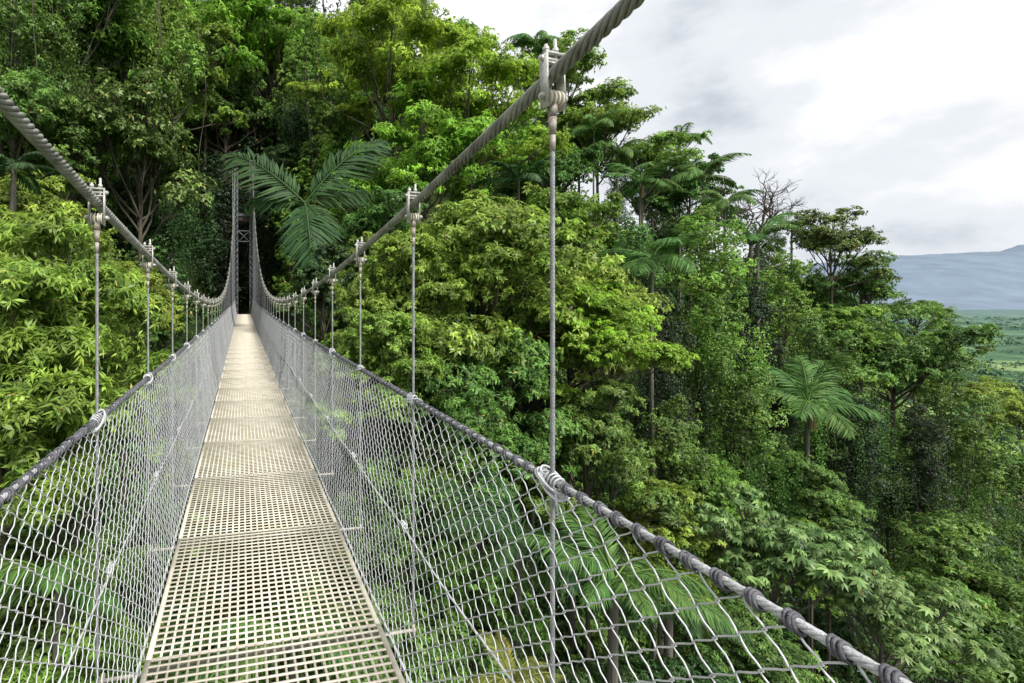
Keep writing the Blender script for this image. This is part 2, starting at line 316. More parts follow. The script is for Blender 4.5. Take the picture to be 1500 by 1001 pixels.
for i in range(26):
    a=rs.uniform(0,6.28); q=rs.uniform(.3,2.6); z0=rs.uniform(-.5,1.5); l=rs.uniform(2.5,6); zz=np.linspace(z0,z0-l,10)
    vm.tubes(np.stack([math.cos(a)*q+.15*np.sin(zz*1.3+i),math.sin(a)*q+.1*np.cos(zz+i),zz],-1),.014,5,ref=(1,0.1,0))
VINES=vm.mesh('hanging_vines',M['bark'])
rs=np.random.RandomState(19); P=[];D=[];C=[]
for i in range(34):
    a=rs.uniform(0,6.28); q=rs.uniform(.6,2.7); l=rs.uniform(2.5,6.0); n=int(l*85); z=rs.uniform(.5,1.8)-np.sort(rs.uniform(0,l,n)); hv=rs.uniform(.1,.8); rw=rs.uniform(.08,.28)
    P.append(np.stack([math.cos(a)*q+.1*np.sin(z*1.7+i)+rs.normal(0,rw,n),math.sin(a)*q+rs.normal(0,rw,n),z],-1)); dd=rdir(rs,n); dd[:,2]-=.6; D.append(dd); C.append(np.stack([np.clip(hv*.6+rs.rand(n)*.4,0,1),np.clip(hv*.7+rs.normal(0,.12,n),.03,1),0*z],-1))
P=np.concatenate(P);D=np.concatenate(D);C=np.concatenate(C); V,Fc=leaves(P,D,rdir(rs,len(P),0)+np.array([0,-.01,.3]),.115,.055)
LIANA=mesh_np('leafy_lianas',V,Fc,M['mid'],np.repeat(C,4,0))

CUT=[]   # foliage objects to be trimmed clear of the walkway
def at(px,py,D): return np.array([(px-PX0)/F*D,D,(HZ-py)/F*D])
def put(kind,px,pytop,D,wpx,label,group=None,mat=None,cat='tree',name='jungle_tree',vines=False,rot=None,sz=1.0):
    k=K[kind]; s=wpx*D/F/k['w']; P=at(px,pytop,D); g=float(ground(P[0],P[1]))-.3
    zc=P[2]-s*sz*k['top']; tb=zc+s*sz*k['zb']; g=min(g,tb-.6)
    root=link(name,None,loc=(P[0],P[1],g)); tag(root,label,cat,group)
    rz=random.uniform(0,6.28) if rot is None else rot
    r=min(k['rr']*s,.17)
    link('trunk',TRK[k['bm']],root,scale=(r,r,tb-g+.05),rot=(0,0,rz))
    CUT.append(link('branches',k['br'],root,loc=(0,0,zc-g),rot=(0,0,rz),scale=(s,s,s*sz)))
    c=link('crown',k['crown'],root,loc=(0,0,zc-g),rot=(0,0,rz),scale=(s,s,s*sz)); CUT.append(c)
    if mat: c.material_slots[0].link='OBJECT'; c.material_slots[0].material=M[mat]
    if vines:
        CUT.append(link('hanging_vines',VINES,root,loc=(0,0,zc-g),scale=(s,s,s),rot=(0,0,rz)))
        l=link('leafy_lianas',LIANA,root,loc=(0,0,zc-g),scale=(s*1.0,s*1.0,s),rot=(0,0,rz)); CUT.append(l)
        if mat: l.material_slots[0].link='OBJECT'; l.material_slots[0].material=M[mat]
    return root

T=[ # kind,px,top,D,w,mat,label,vines
('spear',85,325,7.2,300,None,'yellow green shrubby tree with narrow leaves close beside the left handrail',0),
('spear',5,470,6.4,280,'fresh','narrow leaved green tree low at the left edge of the photo',0),
('lush2',40,250,13,230,'yellow','bushy yellowish tree rising behind the shrubby tree at the left edge',0),
('lush1',180,385,17,130,'yellow','olive green tree between the second and third left suspenders',0),
('round2',245,430,24,95,'mid','small green tree just left of the far end of the bridge',0),
('vine',20,-130,21,210,'mid','tall tree draped with vines in the top left corner',1),
('round2',110,-60,24,210,'fresh','tall green tree near the top left, right of the vine draped corner tree',0),
('vine',185,-120,27,220,'fresh','tall lighter tree with hanging lianas left of the bridge tower',1),
('round3',20,90,19,190,'mid','drooping tree above the left main cable at the photo edge',0),
('layer',90,120,22,190,'mid','layered green tree among the dark trees above the left main cable',0),
('round2',250,20,31,170,'fresh','rounded tree high to the left of the bridge tower',0),
('vine',175,190,28,180,'dark','dark liana hung tree above the second left clamp',1),
('layer',300,-60,48,200,'bright','high light green tree arching above left of the tower',0),
('layer',400,-30,52,190,'bright','high light green tree directly above the bridge tower',0),
('round1',330,110,50,170,'mid','green rounded tree behind the top of the tower',0),
('vine',245,210,35,120,'dark','dark vine covered tree immediately left of the bridge tower',1),
('sparse',205,130,24,180,'moss','scraggly mossy tree with open branches among the dark trees at left',0),
('column1',465,30,40,110,'fresh','slim leafy column tree right of the tower top',0),
('column2',410,170,52,120,'dark','dark tree standing behind the right leg of the bridge tower',0),
('column1',352,215,47,110,'shade','shade coloured slim tree closing the gap behind the tower gateway',0),  # darkened leaves paint the shadow behind the tower
('column2',325,300,44.5,60,'shade','shade coloured tree at the left foot of the tower',0),
('column2',394,320,44,60,'shade','shade coloured tree at the right foot of the tower',0),
('round2',425,215,40,110,'dark','dark tree behind the fronds of the big feather leaved palm',0),
('lush2',475,362,20,110,'dark','dark leafy tree hiding the trunk of the big feather leaved palm',0),
('layer',575,-15,36,220,'bright','vivid green layered tree at the top centre, the left of the vivid pair',0),
('layer',690,45,34,210,'bright','vivid green layered tree against the sky, the right of the vivid pair',0),
('layer',620,130,33,230,'bright','bright green spreading tree under the vivid green pair',0),
('layer',760,150,39,120,'bright','small vivid green tree behind the right main cable',0),
('sparse',815,48,50,120,'fresh','airy thin crowned tree on the skyline above the nearest clamp',0),
('round2',848,140,48,110,'fresh','green skyline tree directly right of the nearest clamp',0),
('round3',560,290,27,150,'mid','green drooping tree behind the big dark palm',0),
('vine',530,340,30,150,'mid','vine hung tree below the big palm by the far deck',1),
('lush1',705,292,15.5,290,'fresh','large domed green tree in the centre right of the third right suspender',0),
('lush2',590,350,14,200,'yellow','yellowish leafy tree behind the second and third right suspenders',0),
('lush2',560,455,12,190,'fresh','green tree leaning over the right fence in the middle distance',0),
('lush1',835,395,16,210,'yellow','yellow green tree beside the nearest right suspender above the fence',0),
('lush2',895,415,13.5,140,'bright','bright green tree with upright crown right of the nearest suspender',0),
('lush1',690,500,12.5,250,'mid','green tree filling the space behind the fence left of the nearest suspender',0),
('lush2',860,560,13,190,'mid','mid green tree beneath the bright upright tree',0),
('column1',780,430,17,70,'shade','shade coloured slim tree in the gap left of the nearest suspender',1),
('flat',875,165,45,120,'fresh','flat topped tree on the skyline right of the cable clamp',0),
('round2',850,290,30,150,'fresh','rounded green tree above the domed centre tree',0),
('round1',800,215,38,140,'mid','rounded tree behind the clamp of the nearest suspender',0),
('flat',940,205,46,130,'fresh','light flat crowned tree on the skyline beside the upper palms',0),
('round2',1010,235,46,110,'mid','green rounded tree on the skyline below the tallest palm',0),
('column1',1032,312,20,110,'fresh','vine smothered column tree with bright top in the right half',1),
('column1',1090,400,21,70,'shade','dark column tree to the right of the vine smothered column',1),  # darkened leaves stand in for the shade of a forest gap
('column1',968,430,19,75,'shade','shade coloured column tree between the bright upright tree and the vine smothered column',1),
('column1',1075,520,18,90,'mid','vine hung column low in the centre right',1),
('column2',1135,500,20,60,'shade','dark narrow tree just left of the big fan palm',1),
('column1',930,330,27,85,'mid','narrow liana draped tree above the bright upright tree',1),
('column1',1140,380,25,95,'fresh','narrow leafy tree below the palm of the bare branched tree',1),
('column1',985,590,16,95,'mid','bushy liana column just above the nearest handrail',1),
('column1',1205,470,22,80,'mid','tall narrow vine draped tree rising behind the big fan palm',1),
('sparse',1218,306,33,92,None,'open crowned mossy tree standing tallest on the right skyline',0),
('sparse',1262,372,34,90,'mid','scraggly tree on the right skyline below the tallest one',0),
('round3',1165,400,36,100,'mid','green tree left of the open crowned skyline trees',0),
('round1',1308,465,26,180,'mid','large round olive crown at the right end of the ridge',0),
('round2',1240,450,26,110,'fresh','rounded green tree in front of the open crowned skyline trees',0),
('column2',1378,452,31,50,'fresh','narrow leafy tree stump column beside the distant valley',0),
('flat',1340,440,38,70,'mid','small flat topped tree above the large round olive crown',0),
('vine',1300,610,22,130,'mid','vine hung tree below the large round olive crown',1),
('column1',1395,560,24,90,'mid','hanging tree at the right under the narrow column',1),
('column1',1252,570,21,60,'shade','dark narrow liana hung tree below the round crowned trees',1),
('column1',1350,600,21,55,'shade','shade coloured slim tree between the vine hung tree and the hanging tree',1),
('lush2',1100,640,19,100,'fresh','fresh green tree left of the big fan palm',0),
('lush2',1190,670,17,110,'mid','leafy tree hiding the foot of the big fan palm',0),
('lush1',1030,670,16,110,'fresh','green tree with glossy leaves low in the centre right',0),
('lush2',965,715,12.5,140,'yellow','yellow green tree just above the nearest handrail',0),
('palmate',1130,740,11.5,220,None,'pale large leaved tree at the lower right, the upper of the two',0),
('palmate',1290,825,10.5,190,None,'pale large leaved tree at the lower right, the lower of the two',0),
('lush1',1215,780,13,110,'fresh','leafy green tree in the gap between the two pale large leaved trees',0),
('lush2',1120,910,9.5,160,'mid','leafy tree at the bottom just beyond the near handrail',0),
('round1',1240,650,24,130,'dark','dark shaded tree right of the big fan palm',0),
('round2',1400,780,16,170,'mid','tree at the bottom right beside the pale leaved pair',0),
('round3',1440,860,12,190,'mid','dull green tree low in the bottom right corner',0),
('round1',1462,556,60,85,'yellow','yellowish tree at the right edge below the distant valley',0),
('round3',1505,570,52,95,'yellow','yellowish drooping tree cut by the right edge',0),
('round2',1440,625,42,95,'fresh','green tree under the yellowish trees at the right edge',0),
('round1',1490,660,32,120,'mid','mid green tree at the right edge halfway down',0),
('lush2',600,690,10.5,200,'mid','green tree low behind the fence between the second and third right suspenders',0),
('lush1',500,730,10,170,'dark','dark leafy tree seen through the far part of the right mesh',0),
('lush2',700,800,9.0,190,'fresh','bushy green tree under the fence left of the nearest suspender',0),
('lush1',580,900,7.5,200,'mid','low green tree seen through the mesh at the bottom centre',0),
('lush2',860,960,8.0,210,'dark','low green tree seen through the mesh right of the nearest suspender',0),
('lush1',1000,980,7.5,190,'dark','dark low tree at the bottom behind the near handrail',0),
('lush2',170,760,8.0,200,'dark','dark low tree seen through the left mesh',0),
('lush1',40,800,6.5,230,'mid','low green tree seen through the left mesh at the photo edge',0),
('spear',110,930,5.4,240,'fresh','narrow leaved bush at the bottom left below the left mesh',0),
('lush1',330,1010,8.0,220,'fresh','leafy tree straight below the deck grating',0),
]
for i,(k,px,pt,D,w,mt,lb,v) in enumerate(T): put(k,px,pt,D,w,lb,mat=mt,vines=bool(v))

P=at(1100,330,37); g=float(ground(P[0],P[1]))
root=link('bare_tree',None,loc=(P[0],P[1],g)); tag(root,'leafless pale branched tree on the skyline among palms','tree')
link('branches',K_dead,root,loc=(0,0,P[2]-g+1.0)); link('trunk',TRK['bark'],root,scale=(.13,.13,P[2]-g-1.4))

# fillers
zones=[(-400,480,'left of the bridge tower'),(480,900,'behind the centre of the bridge'),(900,1900,'on the right hand slope')]
kinds=[('round1','dark','dark rounded tree'),('round2','mid','mid green rounded tree'),('round3','mid','drooping mid green tree'),('vine','dark','dark vine hung tree'),('column1','mid','leafy column shaped tree'),('column2','fresh','slim fresh green tree'),('vine','mid','vine draped green tree'),('round1','fresh','fresh green broad tree'),('round2','fresh','fresh green rounded tree'),('layer','fresh','layered fresh green tree'),('column1','fresh','fresh green column shaped tree')]
kindsR=[kinds[0],kinds[1],('round3','dark','dark drooping tree'),kinds[3],kinds[4],('column2','dark','dark column shaped tree'),kinds[6],kinds[10],('round2','dark','dark tall rounded tree')]
fr=np.random.RandomState(31); cnt=0
Y=15.0
while Y<76:
    st=4.4+Y*.036
    X=-.95*Y-4
    while X<1.56*Y+2:
        x=X+fr.uniform(-.4,.4)*st; y=Y+fr.uniform(-.4,.4)*st
        C,Ys=canopy(x,y); X+=st
        if y>Ys+7: continue
        px=PX0+F*x/y
        kl=kindsR if px>900 else kinds
        kk,mt,lb=kl[fr.randint(len(kl))]; wm=fr.uniform(4.6,7.2)
        if kk[:3]=='col': wm*=.55
        top=float(C)+fr.uniform(-3.2,-.2)-(2.2 if px>900 and y<Ys-8 else 0)
        t,l=tl(x,y); l=abs(l)
        if t<46 and l<wm*.6+1.8: 
            if t>36 or y<20: continue
            top=-4.0-abs(fr.normal(0,1))
        py=HZ-F*top/y
        if px<-120 or px>1640: continue
        if 300<px+wm*.55*F/y and px-wm*.55*F/y<400 and y<44 and py<420: continue
        zn=[z for z in zones if z[0]<=px<z[1]][0]
        put(kk,px,py,y,wm*F/y,'%s among the packed forest trees %s'%(lb,zn[2]),group='%s trees %s'%(lb.replace(' tree',''),zn[2]),mat=mt,vines=(kk=='vine'),sz=fr.uniform(.95,1.4)); cnt+=1
    Y+=st*.95
print('fillers',cnt)

def under():
    rs=np.random.RandomState(77); n=3800
    D=np.exp(rs.uniform(math.log(4.0),math.log(78),n)); u=rs.uniform(-1.0,1.6,n); X=u*D; Yy=D
    Z=ground(X,Yy); t,l=tl(X,Yy); l=np.abs(l)
    keep=~((Z>-3.6)&(l<2.4)&(t<45)); X,Yy,Z,D=X[keep],Yy[keep],Z[keep],D[keep]
    m=54; n=len(X); d=rdir(rs,n*m,0.0); sc=np.repeat(.5+.022*D,m)*rs.uniform(.6,1.3,n*m)
    P=np.repeat(np.stack([X,Yy,Z],-1),m,0)+d*sc[:,None]*np.array([1.3,1.3,1.1])*rs.uniform(.4,1,(n*m,1))
    Dn=nrm(d*.6+rdir(rs,n*m)*.8+np.array([0,0,-.1])); Nn=nrm(d+np.array([0,0,.8]))
    Lf=np.repeat(.13+.005*D,m)*rs.uniform(.7,1.3,n*m)
    V,Fc=leaves(P,Dn,Nn,Lf*1.3,Lf*.5)
    C=np.stack([np.clip(np.repeat(rs.rand(n),m)*.6+rs.rand(n*m)*.4,0,1),np.clip(np.repeat(rs.uniform(.2,.7,n),m)+rs.normal(0,.1,n*m),.05,1),(rs.rand(n*m)<.02)*.8],-1)
    tag(link('undergrowth',mesh_np('undergrowth',V,Fc,M['under'],np.repeat(C,4,0))),'dense dark undergrowth covering the jungle slope','undergrowth',kind='stuff')
under()
def farwood():
    rs=np.random.RandomState(5); n=5200
    D=np.exp(rs.uniform(math.log(420),math.log(6500),n)); u=rs.uniform(.9,1.75,n); X=u*D
    dens=np.sin(X*.006+1)*np.sin(D*.004)+.6*np.sin(X*.017)*np.sin(D*.013+2)+.25*rs.normal(size=n)
    k=dens>-.1; X,D=X[k],D[k]; n=len(X); Z=fground(X,D); m=16
    d=rdir(rs,n*m,0.0); sz=np.repeat(rs.uniform(5,11,n)*(1+D/6000),m)
    P=np.repeat(np.stack([X,D,Z],-1),m,0)+d*sz[:,None]*np.array([1.8,1.4,.5])
    V,Fc=leaves(P,nrm(rdir(rs,n*m)+d*.2),nrm(d+np.array([0,0,.5])),sz*.9,sz*.6,.1,.1)
    C=np.stack([np.repeat(rs.rand(n),m)*.7+rs.rand(n*m)*.3,np.clip(np.repeat(rs.uniform(.1,.6,n),m)+rs.normal(0,.08,n*m),.02,1),0*sz],-1)
    tag(link('distant_wood',mesh_np('distant_wood',V,Fc,M['farwood'],np.repeat(C,4,0))),'hazy patches of woodland far below on the valley plain','woodland',kind='stuff')
farwood()

# ---------------------------------------------------------------- palms
def frond(seed,L=1.0,n=38,dense=1.0,arch=.75,lw=.034,ll=.30,spread=.55,droop=.3):
    rs=np.random.RandomState(seed); s=np.linspace(0,1,20)
    R=np.stack([s*(1-.18*arch*s*s),0*s,.22*s*arch*1.3-arch*.62*s**2.2],-1)
    mb=MB(); mb.tubes(R,np.linspace(.011,.003,20),5,ref=(0,1,0.01)); V0=np.concatenate(mb.V);F0=np.concatenate(mb.F)
    q=np.linspace(.10,.995,n); c=np.stack([np.interp(q,s,R[:,i]) for i in range(3)],-1); tg=nrm(np.stack([np.interp(q,s,np.gradient(R[:,i])) for i in range(3)],-1))
    P=[];D=[];Nn=[];Lg=[]
    for sd in (-1,1):
        prof=ll*np.sin(np.clip((q-.02)*1.0,0,1)**.75*math.pi*.93+.12)**.7
        d=tg*spread+np.array([0,sd,0])*(1-.45*q[:,None])+np.array([0,0,-droop])+rs.normal(0,.07,(n,3))
        P.append(c);D.append(d);Nn.append(nrm(np.cross(tg,[0,sd,0])*sd+np.array([0,0,.3])));Lg.append(prof*rs.uniform(.82,1.12,n))
    V,Fc=leaves(np.concatenate(P),np.concatenate(D),np.concatenate(Nn),np.concatenate(Lg),lw*dense,.2,.22)
    Cc=np.stack([rs.uniform(.1,.9,2*n),rs.uniform(.05,.5,2*n),0*rs.rand(2*n)],-1); Cc=np.repeat(Cc,4,0)
    Va=np.concatenate([V0,V]); Fa=np.concatenate([F0,Fc+len(V0)]); Ca=np.concatenate([np.tile([.9,.3,.0],(len(V0),1)),Cc])
    return mesh_np('frond',Va,Fa,M['palm'],Ca)
FR=[frond(1),frond(2,arch=1.0,n=34),frond(3,arch=.5,n=42,spread=.4),frond(4,n=26,lw=.05,arch=.9,ll=.34,droop=.5)]
FN=[frond(11,n=62,lw=.017,ll=.28),frond(12,n=58,lw=.017,arch=1.0,ll=.30,spread=.7),frond(13,n=60,lw=.015,arch=.6,ll=.26,droop=.5)]
FB=[frond(21,n=44,lw=.028,arch=.55,ll=.36,droop=.15),frond(22,n=44,lw=.028,arch=.85,ll=.36,droop=.3)]
FD=[frond(31,n=36,lw=.036,arch=1.2,ll=.30,droop=.6),frond(32,n=32,lw=.036,arch=1.35,ll=.32,droop=.7)]
M['fruit']=solid('palm_fruit',(0.30,0.20,0.08),(0.50,0.38,0.18),0.7,0,12,.2,40)
def fruitc(root,z):
    mb=MB(); rs2=np.random.RandomState(3)
    for k in range(22):
        zz=np.linspace(0,-.75,6); a=k*2.4; q=.03+.07*rs2.rand(); mb.tubes(np.stack([.18+math.cos(a)*q*np.linspace(.3,1,6),math.sin(a)*q*np.linspace(.3,1,6),zz-.15-rs2.rand()*.15],-1),.02,5,ref=(1,.1,0))
    link('fruit_cluster',mb.mesh('fruit_cluster',M['fruit']),root,loc=(0,0,z),rot=(0,0,-1.2))
def palm(px,py,D,lpx,nf,label,mat=None,elev=(5,60),bank=None,name='palm_tree',group=None,tw=.11,yaw0=None,fruit=False,seed=0,near=False):
    rs=np.random.RandomState(seed+abs(int(px))); c=at(px,py,D); g=min(float(ground(c[0],c[1]))-.2,c[2]-1.0); s=lpx*D/F
    root=link(name,None,loc=(c[0],c[1],g)); tag(root,label,'palm',group)
    link('trunk',TRK['barkpale'],root,scale=(tw*.6,tw*.6,c[2]-g))
    y0=rs.uniform(0,6.28) if yaw0 is None else yaw0
    bank=bank or (FN if near else FR)
    for i in range(nf):
        el=math.radians(elev[0]+(elev[1]-elev[0])*((i*7)%nf)/max(1,nf-1))
        o=link('frond',bank[i%len(bank)],root,loc=(0,0,c[2]-g),rot=(rs.uniform(-.25,.25),-el,y0+i*2.399),scale=(s*rs.uniform(.85,1.1),)*3); CUT.append(o)
        if mat: o.material_slots[0].link='OBJECT'; o.material_slots[0].material=M[mat]
    if fruit: fruitc(root,c[2]-g)
def posed(px,py,D,lst,mat,label,bank,tw=.06,fruit=False):
    c=at(px,py,D); g=float(ground(c[0],c[1]))-.2; root=link('palm_tree',None,loc=(c[0],c[1],g)); tag(root,label,'palm')
    link('trunk',TRK['barkpale'],root,scale=(tw,tw,c[2]-g))
    for i,(yaw,el,lp,roll) in enumerate(lst):
        s=lp*D/F; o=link('frond',bank[i%len(bank)],root,loc=(0,0,c[2]-g),rot=(math.radians(roll),-math.radians(el),math.radians(yaw)),scale=(s,s,s*.9)); o.material_slots[0].link='OBJECT'; o.material_slots[0].material=M[mat]; CUT.append(o)
    if fruit: fruitc(root,c[2]-g)
posed(447,298,22,[(178,40,160,-50),(170,14,120,-45),(4,48,170,50),(12,24,125,45),(-80,-35,150,5),(-60,-30,110,20),(-120,-30,120,-20)],'palmdark','large feather leaved palm with two tall arching fronds over the far cable',FB)
posed(1183,590,18.5,[(-70,72,95,0),(150,58,90,-25),(25,52,92,25),(172,28,80,-30),(8,20,85,30),(-90,-10,80,0),(-45,5,80,15),(-135,8,78,-15),(100,40,80,0),(60,70,90,0)],'palm','big fan shaped palm with a fruit cluster halfway down the right slope',FB,.07,True)
palm(938,268,32,68,10,'green palm with fruit hanging under its crown on the upper slope',None,(-5,55),bank=FB,fruit=True)
palm(1030,262,38,62,9,'palm poking above the skyline left of the bare tree',None,(0,60),bank=FD)
palm(995,203,48,46,9,'tallest small palm on the skyline right of the flat topped trees',None,(0,50),bank=FD)
palm(955,378,18,80,10,'drooping palm in front of the vine smothered column',None,(-20,45),bank=FB)
palm(1110,350,23,66,9,'palm directly below the bare branched tree',None,(0,55),bank=FB)
palm(1062,300,30,55,9,'palm between the column tree and the bare branched tree',None,(0,55),bank=FD)
palm(905,225,42,48,8,'small palm on the upper slope left of the palm with hanging fruit',None,(0,50),bank=FD)
palm(1160,335,37,44,8,'small palm on the skyline right of the bare branched tree',None,(0,55),bank=FD)
palm(785,66,46,52,11,'palm silhouetted on the skyline left of the clamp',None,(-15,50),bank=FD,tw=.08)
palm(870,190,42,60,8,'palm half hidden behind the nearest clamp on the skyline',None,(0,50),bank=FD)
palm(760,265,30,65,8,'dark palm behind the right main cable','palmdark',(0,50))
palm(20,250,12,75,8,'dark palm tucked behind the left main cable','palmdark',(-10,45))
palm(1405,790,20,50,9,'shaded palm in the lower right forest','palmdark',(-10,50),bank=FD)
palm(1450,640,30,50,8,'small shaded palm near the right edge','palmdark',(-10,50))
palm(900,850,7.4,150,12,'palm below the fence with long fronds seen through the wire mesh','palm',(0,50),near=True)
palm(760,800,8.4,150,11,'dark green palm behind the mesh left of the nearest suspender','palmdark',(0,50),near=True)
palm(750,1000,6.8,85,9,'yellowing palm at the bottom under the right fence','palmyellow',(0,60),near=True)
palm(980,890,8.0,120,9,'dark palm low under the nearest handrail','palmdark',(-5,40),near=True)
palm(90,860,5.6,170,10,'green palm below the left fence at the bottom of the photo',None,(-5,50),near=True)
palm(250,1060,6.5,190,10,'green palm directly beneath the deck',None,(0,45),near=True)
palm(430,940,8.0,170,10,'palm under the right edge of the deck',None,(0,45),near=True)
palm(-10,560,9,140,8,'dark palm behind the narrow leaved trees at the left edge','palmdark',(-10,45),near=True)

# trim foliage that would grow through the walkway
bpy.context.view_layer.update()
ncut=0
for o in list(CUT):
    V,Fc,col,mat=DATA[o.data.name]; Mx=np.array(o.matrix_world); r=np.abs(V).max()*max(o.scale)*1.5
    cx,cy,cz_=Mx[:3,3]; t,l=tl(cx,cy)
    if abs(l)>r+1.3 or t>41+r: continue
    W=V@Mx[:3,:3].T+Mx[:3,3]; t,l=tl(W[:,0],W[:,1])
    bad=(np.abs(l)<1.05)&(W[:,2]>-2.1)&(t<40)&(W[:,2]<np.where(t<30,2.2,9.0))
    if not bad.any(): continue
    ncut+=1
    if o.name.startswith('frond'):
        bpy.data.objects.remove(o); continue
    keepf=~bad[Fc].any(1)
    if keepf.sum()<4: continue
    used=np.zeros(len(V),bool); used[Fc[keepf].ravel()]=True; mp_=np.cumsum(used)-1
    slot=o.material_slots[0].material
    me=mesh_np(o.data.name.split('.')[0],V[used],mp_[Fc[keepf]],mat,None if col is None else np.asarray(col)[used]); o.data=me
    o.material_slots[0].link='OBJECT'; o.material_slots[0].material=slot
print('trimmed',ncut)

# ---------------------------------------------------------------- bridge
br=link('suspension_bridge',None,rot=(0,0,TH)); tag(br,'long narrow hanging footbridge with cream grated deck and wire mesh sides crossing to the forest','footbridge')
T0,T1=-6.0,42.1; SP=1.12; TS=1.18; KQ=1.116
def sag(t): return .0002*np.maximum(t*KQ,0)**2
def zdeck(t): return -1.6+sag(t)
def zrail(t): return -.5+sag(t)*1.1
def zcab(t,side=1):
    told=KQ*np.asarray(t,float)+(-.204 if side>0 else .144)
    s=told-12.0; return -.03+.0055*s*s+.000117*np.maximum(s,0)**3-(.055*np.clip((20-t)/20,0,1) if side<0 else 0)
def strandcable(side):
    mb=MB(); X=XC+side*RW
    for (a,b,dt,sd) in ((T0,7,.010,7),(7,18,.02,5)):
        t=np.arange(a,b+dt*.5,dt); zc_=zcab(t,side)
        for k in range(6):
            ph=2*math.pi*(t/.19)+k*2*math.pi/6
            P=np.stack([X+.0145*np.cos(ph)+0*t,t,zc_+.0145*np.sin(ph)],-1); mb.tubes(P,.0068,sd,ref=(1,0,.05))
        mb.tubes(np.stack([X+0*t,t,zc_],-1),.0108,6,ref=(1,0,0))
    t=np.linspace(18,T1,120); mb.tubes(np.stack([X+0*t,t,zcab(t,side)],-1),.022,8,ref=(1,0,0))
    t=np.linspace(T1,T1+17,10); mb.tubes(np.stack([X+0*t,t,zcab(T1,side)-(t-T1)*.7],-1),.022,8,ref=(1,0,0))
    o=link('main_cable',mb.mesh('main_cable',M['rope']),br); o['label']='thick twisted steel %s main cable'%('right' if side>0 else 'left')
for sd in (-1,1): strandcable(sd)
for side in (-1,1):
    X=XC+side*RW; mb=MB()
    t=np.arange(T0,9,.008)
    for k in range(5):
        ph=2*math.pi*t/.07+k*2*math.pi/5; mb.tubes(np.stack([X+.0050*np.cos(ph),t,zrail(t)+.0050*np.sin(ph)],-1),.0037,5,ref=(1,0,.05))
    t=np.arange(9,T1,.05); mb.tubes(np.stack([X+0*t,t,zrail(t)],-1),.0083,8,ref=(1,0,0))
    rail=link('handrail_cable',mb.mesh('handrail_cable',M['rail']),br)
    mb=MB(); p=.060
    for (a,b,k,sdz) in ((1.6,9,14,6),(9,T1,7,4)):
        t=np.arange(a,b,p/k); ph=2*math.pi*t/p; tt=t+.008*np.sin(ph); jit=.0018*np.sin(t*31)+.0015*np.sin(t*77)
        mb.tubes(np.stack([X+(.0112+jit)*np.cos(ph)*1.0,tt,zrail(t)+(.0112+jit)*np.sin(ph)-.001],-1),.0034 if a<2 else .0055,sdz,ref=(1,0,.02))
    for tt in np.arange(T0+.03,14,p):
        a0=random.uniform(0,6.28)
        for j in range(3):
            a=np.linspace(0,2*math.pi,13)+a0; dy=.0065*j+random.uniform(-.003,.003); rr=.0118+random.uniform(-.001,.002)
            mb.tubes(np.stack([X+rr*np.cos(a),tt+dy+.006*np.sin(a),zrail(tt)-.0015+rr*np.sin(a)],-1),.0034,5,ref=(0,1,.1))
    link('lashing',mb.mesh('lashing',M['lash']),rail)
    mb=MB(); pt=.040; rows=17
    for (a,b,smp,sdz,wr) in ((T0,9.0,4,5,.00185),(9.0,T1,1,3,.0029)):
        ni0=int(round(a/pt)); ni1=int(round(b/pt)); ii=np.arange(ni0,ni1); t0=ii*pt
        nh=rows*2*smp+1; h=np.arange(nh)/smp
        tri=np.abs((h%2)-1)*2-1
        if smp>1: tri=np.sin(tri*math.pi/2)*.35+tri*.65
        v=h/(rows*2); sg=np.where(ii%2==0,1.0,-1.0)[:,None]
        tw=t0+.006*np.sin(t0*3.1)
        tt=tw[:,None]+sg*tri[None]*pt*.55+(.006*np.sin(v*4))[None]*np.sin(t0*1.9)[:,None]
        bow=.018*np.sin(v*math.pi)[None]*(1+.5*np.sin(t0*1.7))[:,None]+.003*np.sin(t0*9)[:,None]*np.sin(v*11)[None]
        off=DW+.015+(RW-DW-.015)*v
        Xs=XC+side*(off[None]+bow+.0024*sg*np.cos(h*math.pi*2)[None])
        zb=zdeck(t0)[:,None]-.03; zt=zrail(t0)[:,None]-.008; Z=zb+(zt-zb)*v[None]
        Z=Z-.012*np.sin(v*math.pi)[None]*np.sin(t0*2.2)[:,None]
        mb.tubes(np.stack([Xs,tt,Z],-1),wr,sdz,ref=(1,.03,.1))
    f=link('wire_mesh',mb.mesh('wire_mesh',M['galv']),br); f['label']='chain link wire mesh along the %s side'%('right' if side>0 else 'left')
    mb=MB(); t=np.arange(T0,T1,.04)
    for v,rr in ((.46,.0038),(.02,.005)):
        Xm=XC+side*(DW+.015+(RW-DW-.015)*v+.018*math.sin(v*math.pi)+.006); zz=(zdeck(t)-.03)+(zrail(t)-zdeck(t))*v
        mb.tubes(np.stack([Xm+.0015*np.sin(t*90),t,zz-.012*np.sin((t-TS)/SP*math.pi)**2],-1),rr,6,ref=(1,0,0))
    link('guide_wire',mb.mesh('guide_wire',M['galv']),br)
mb=MB(); mb2=MB(); n=26; cell=SP/n; nx=25; cw=2*(DW-.02)/nx
for i in range(1,n):
    y=i*cell; mb.box(-(DW-.02),DW-.02,y-.0054,y+.0054,-.006,0)
for j in range(1,nx):
    x=-(DW-.02)+j*cw; mb.box(x-.0053,x+.0053,.002,SP-.002,-.0075,-.0012)
for s_ in (-1,1):
    a,b=sorted((s_*(DW-.022),s_*DW)); mb2.box(a,b,.0005,SP-.0005,-.03,.0012)
mb2.box(-(DW-.022),DW-.022,.0005,.0066,-.012,-.0004); mb2.box(-(DW-.022),DW-.022,SP-.0066,SP-.0005,-.012,-.0004)
PG=mb.mesh('deck_panel',M['cream'],False); PE=mb2.mesh('panel_frame',M['creamedge'],False)
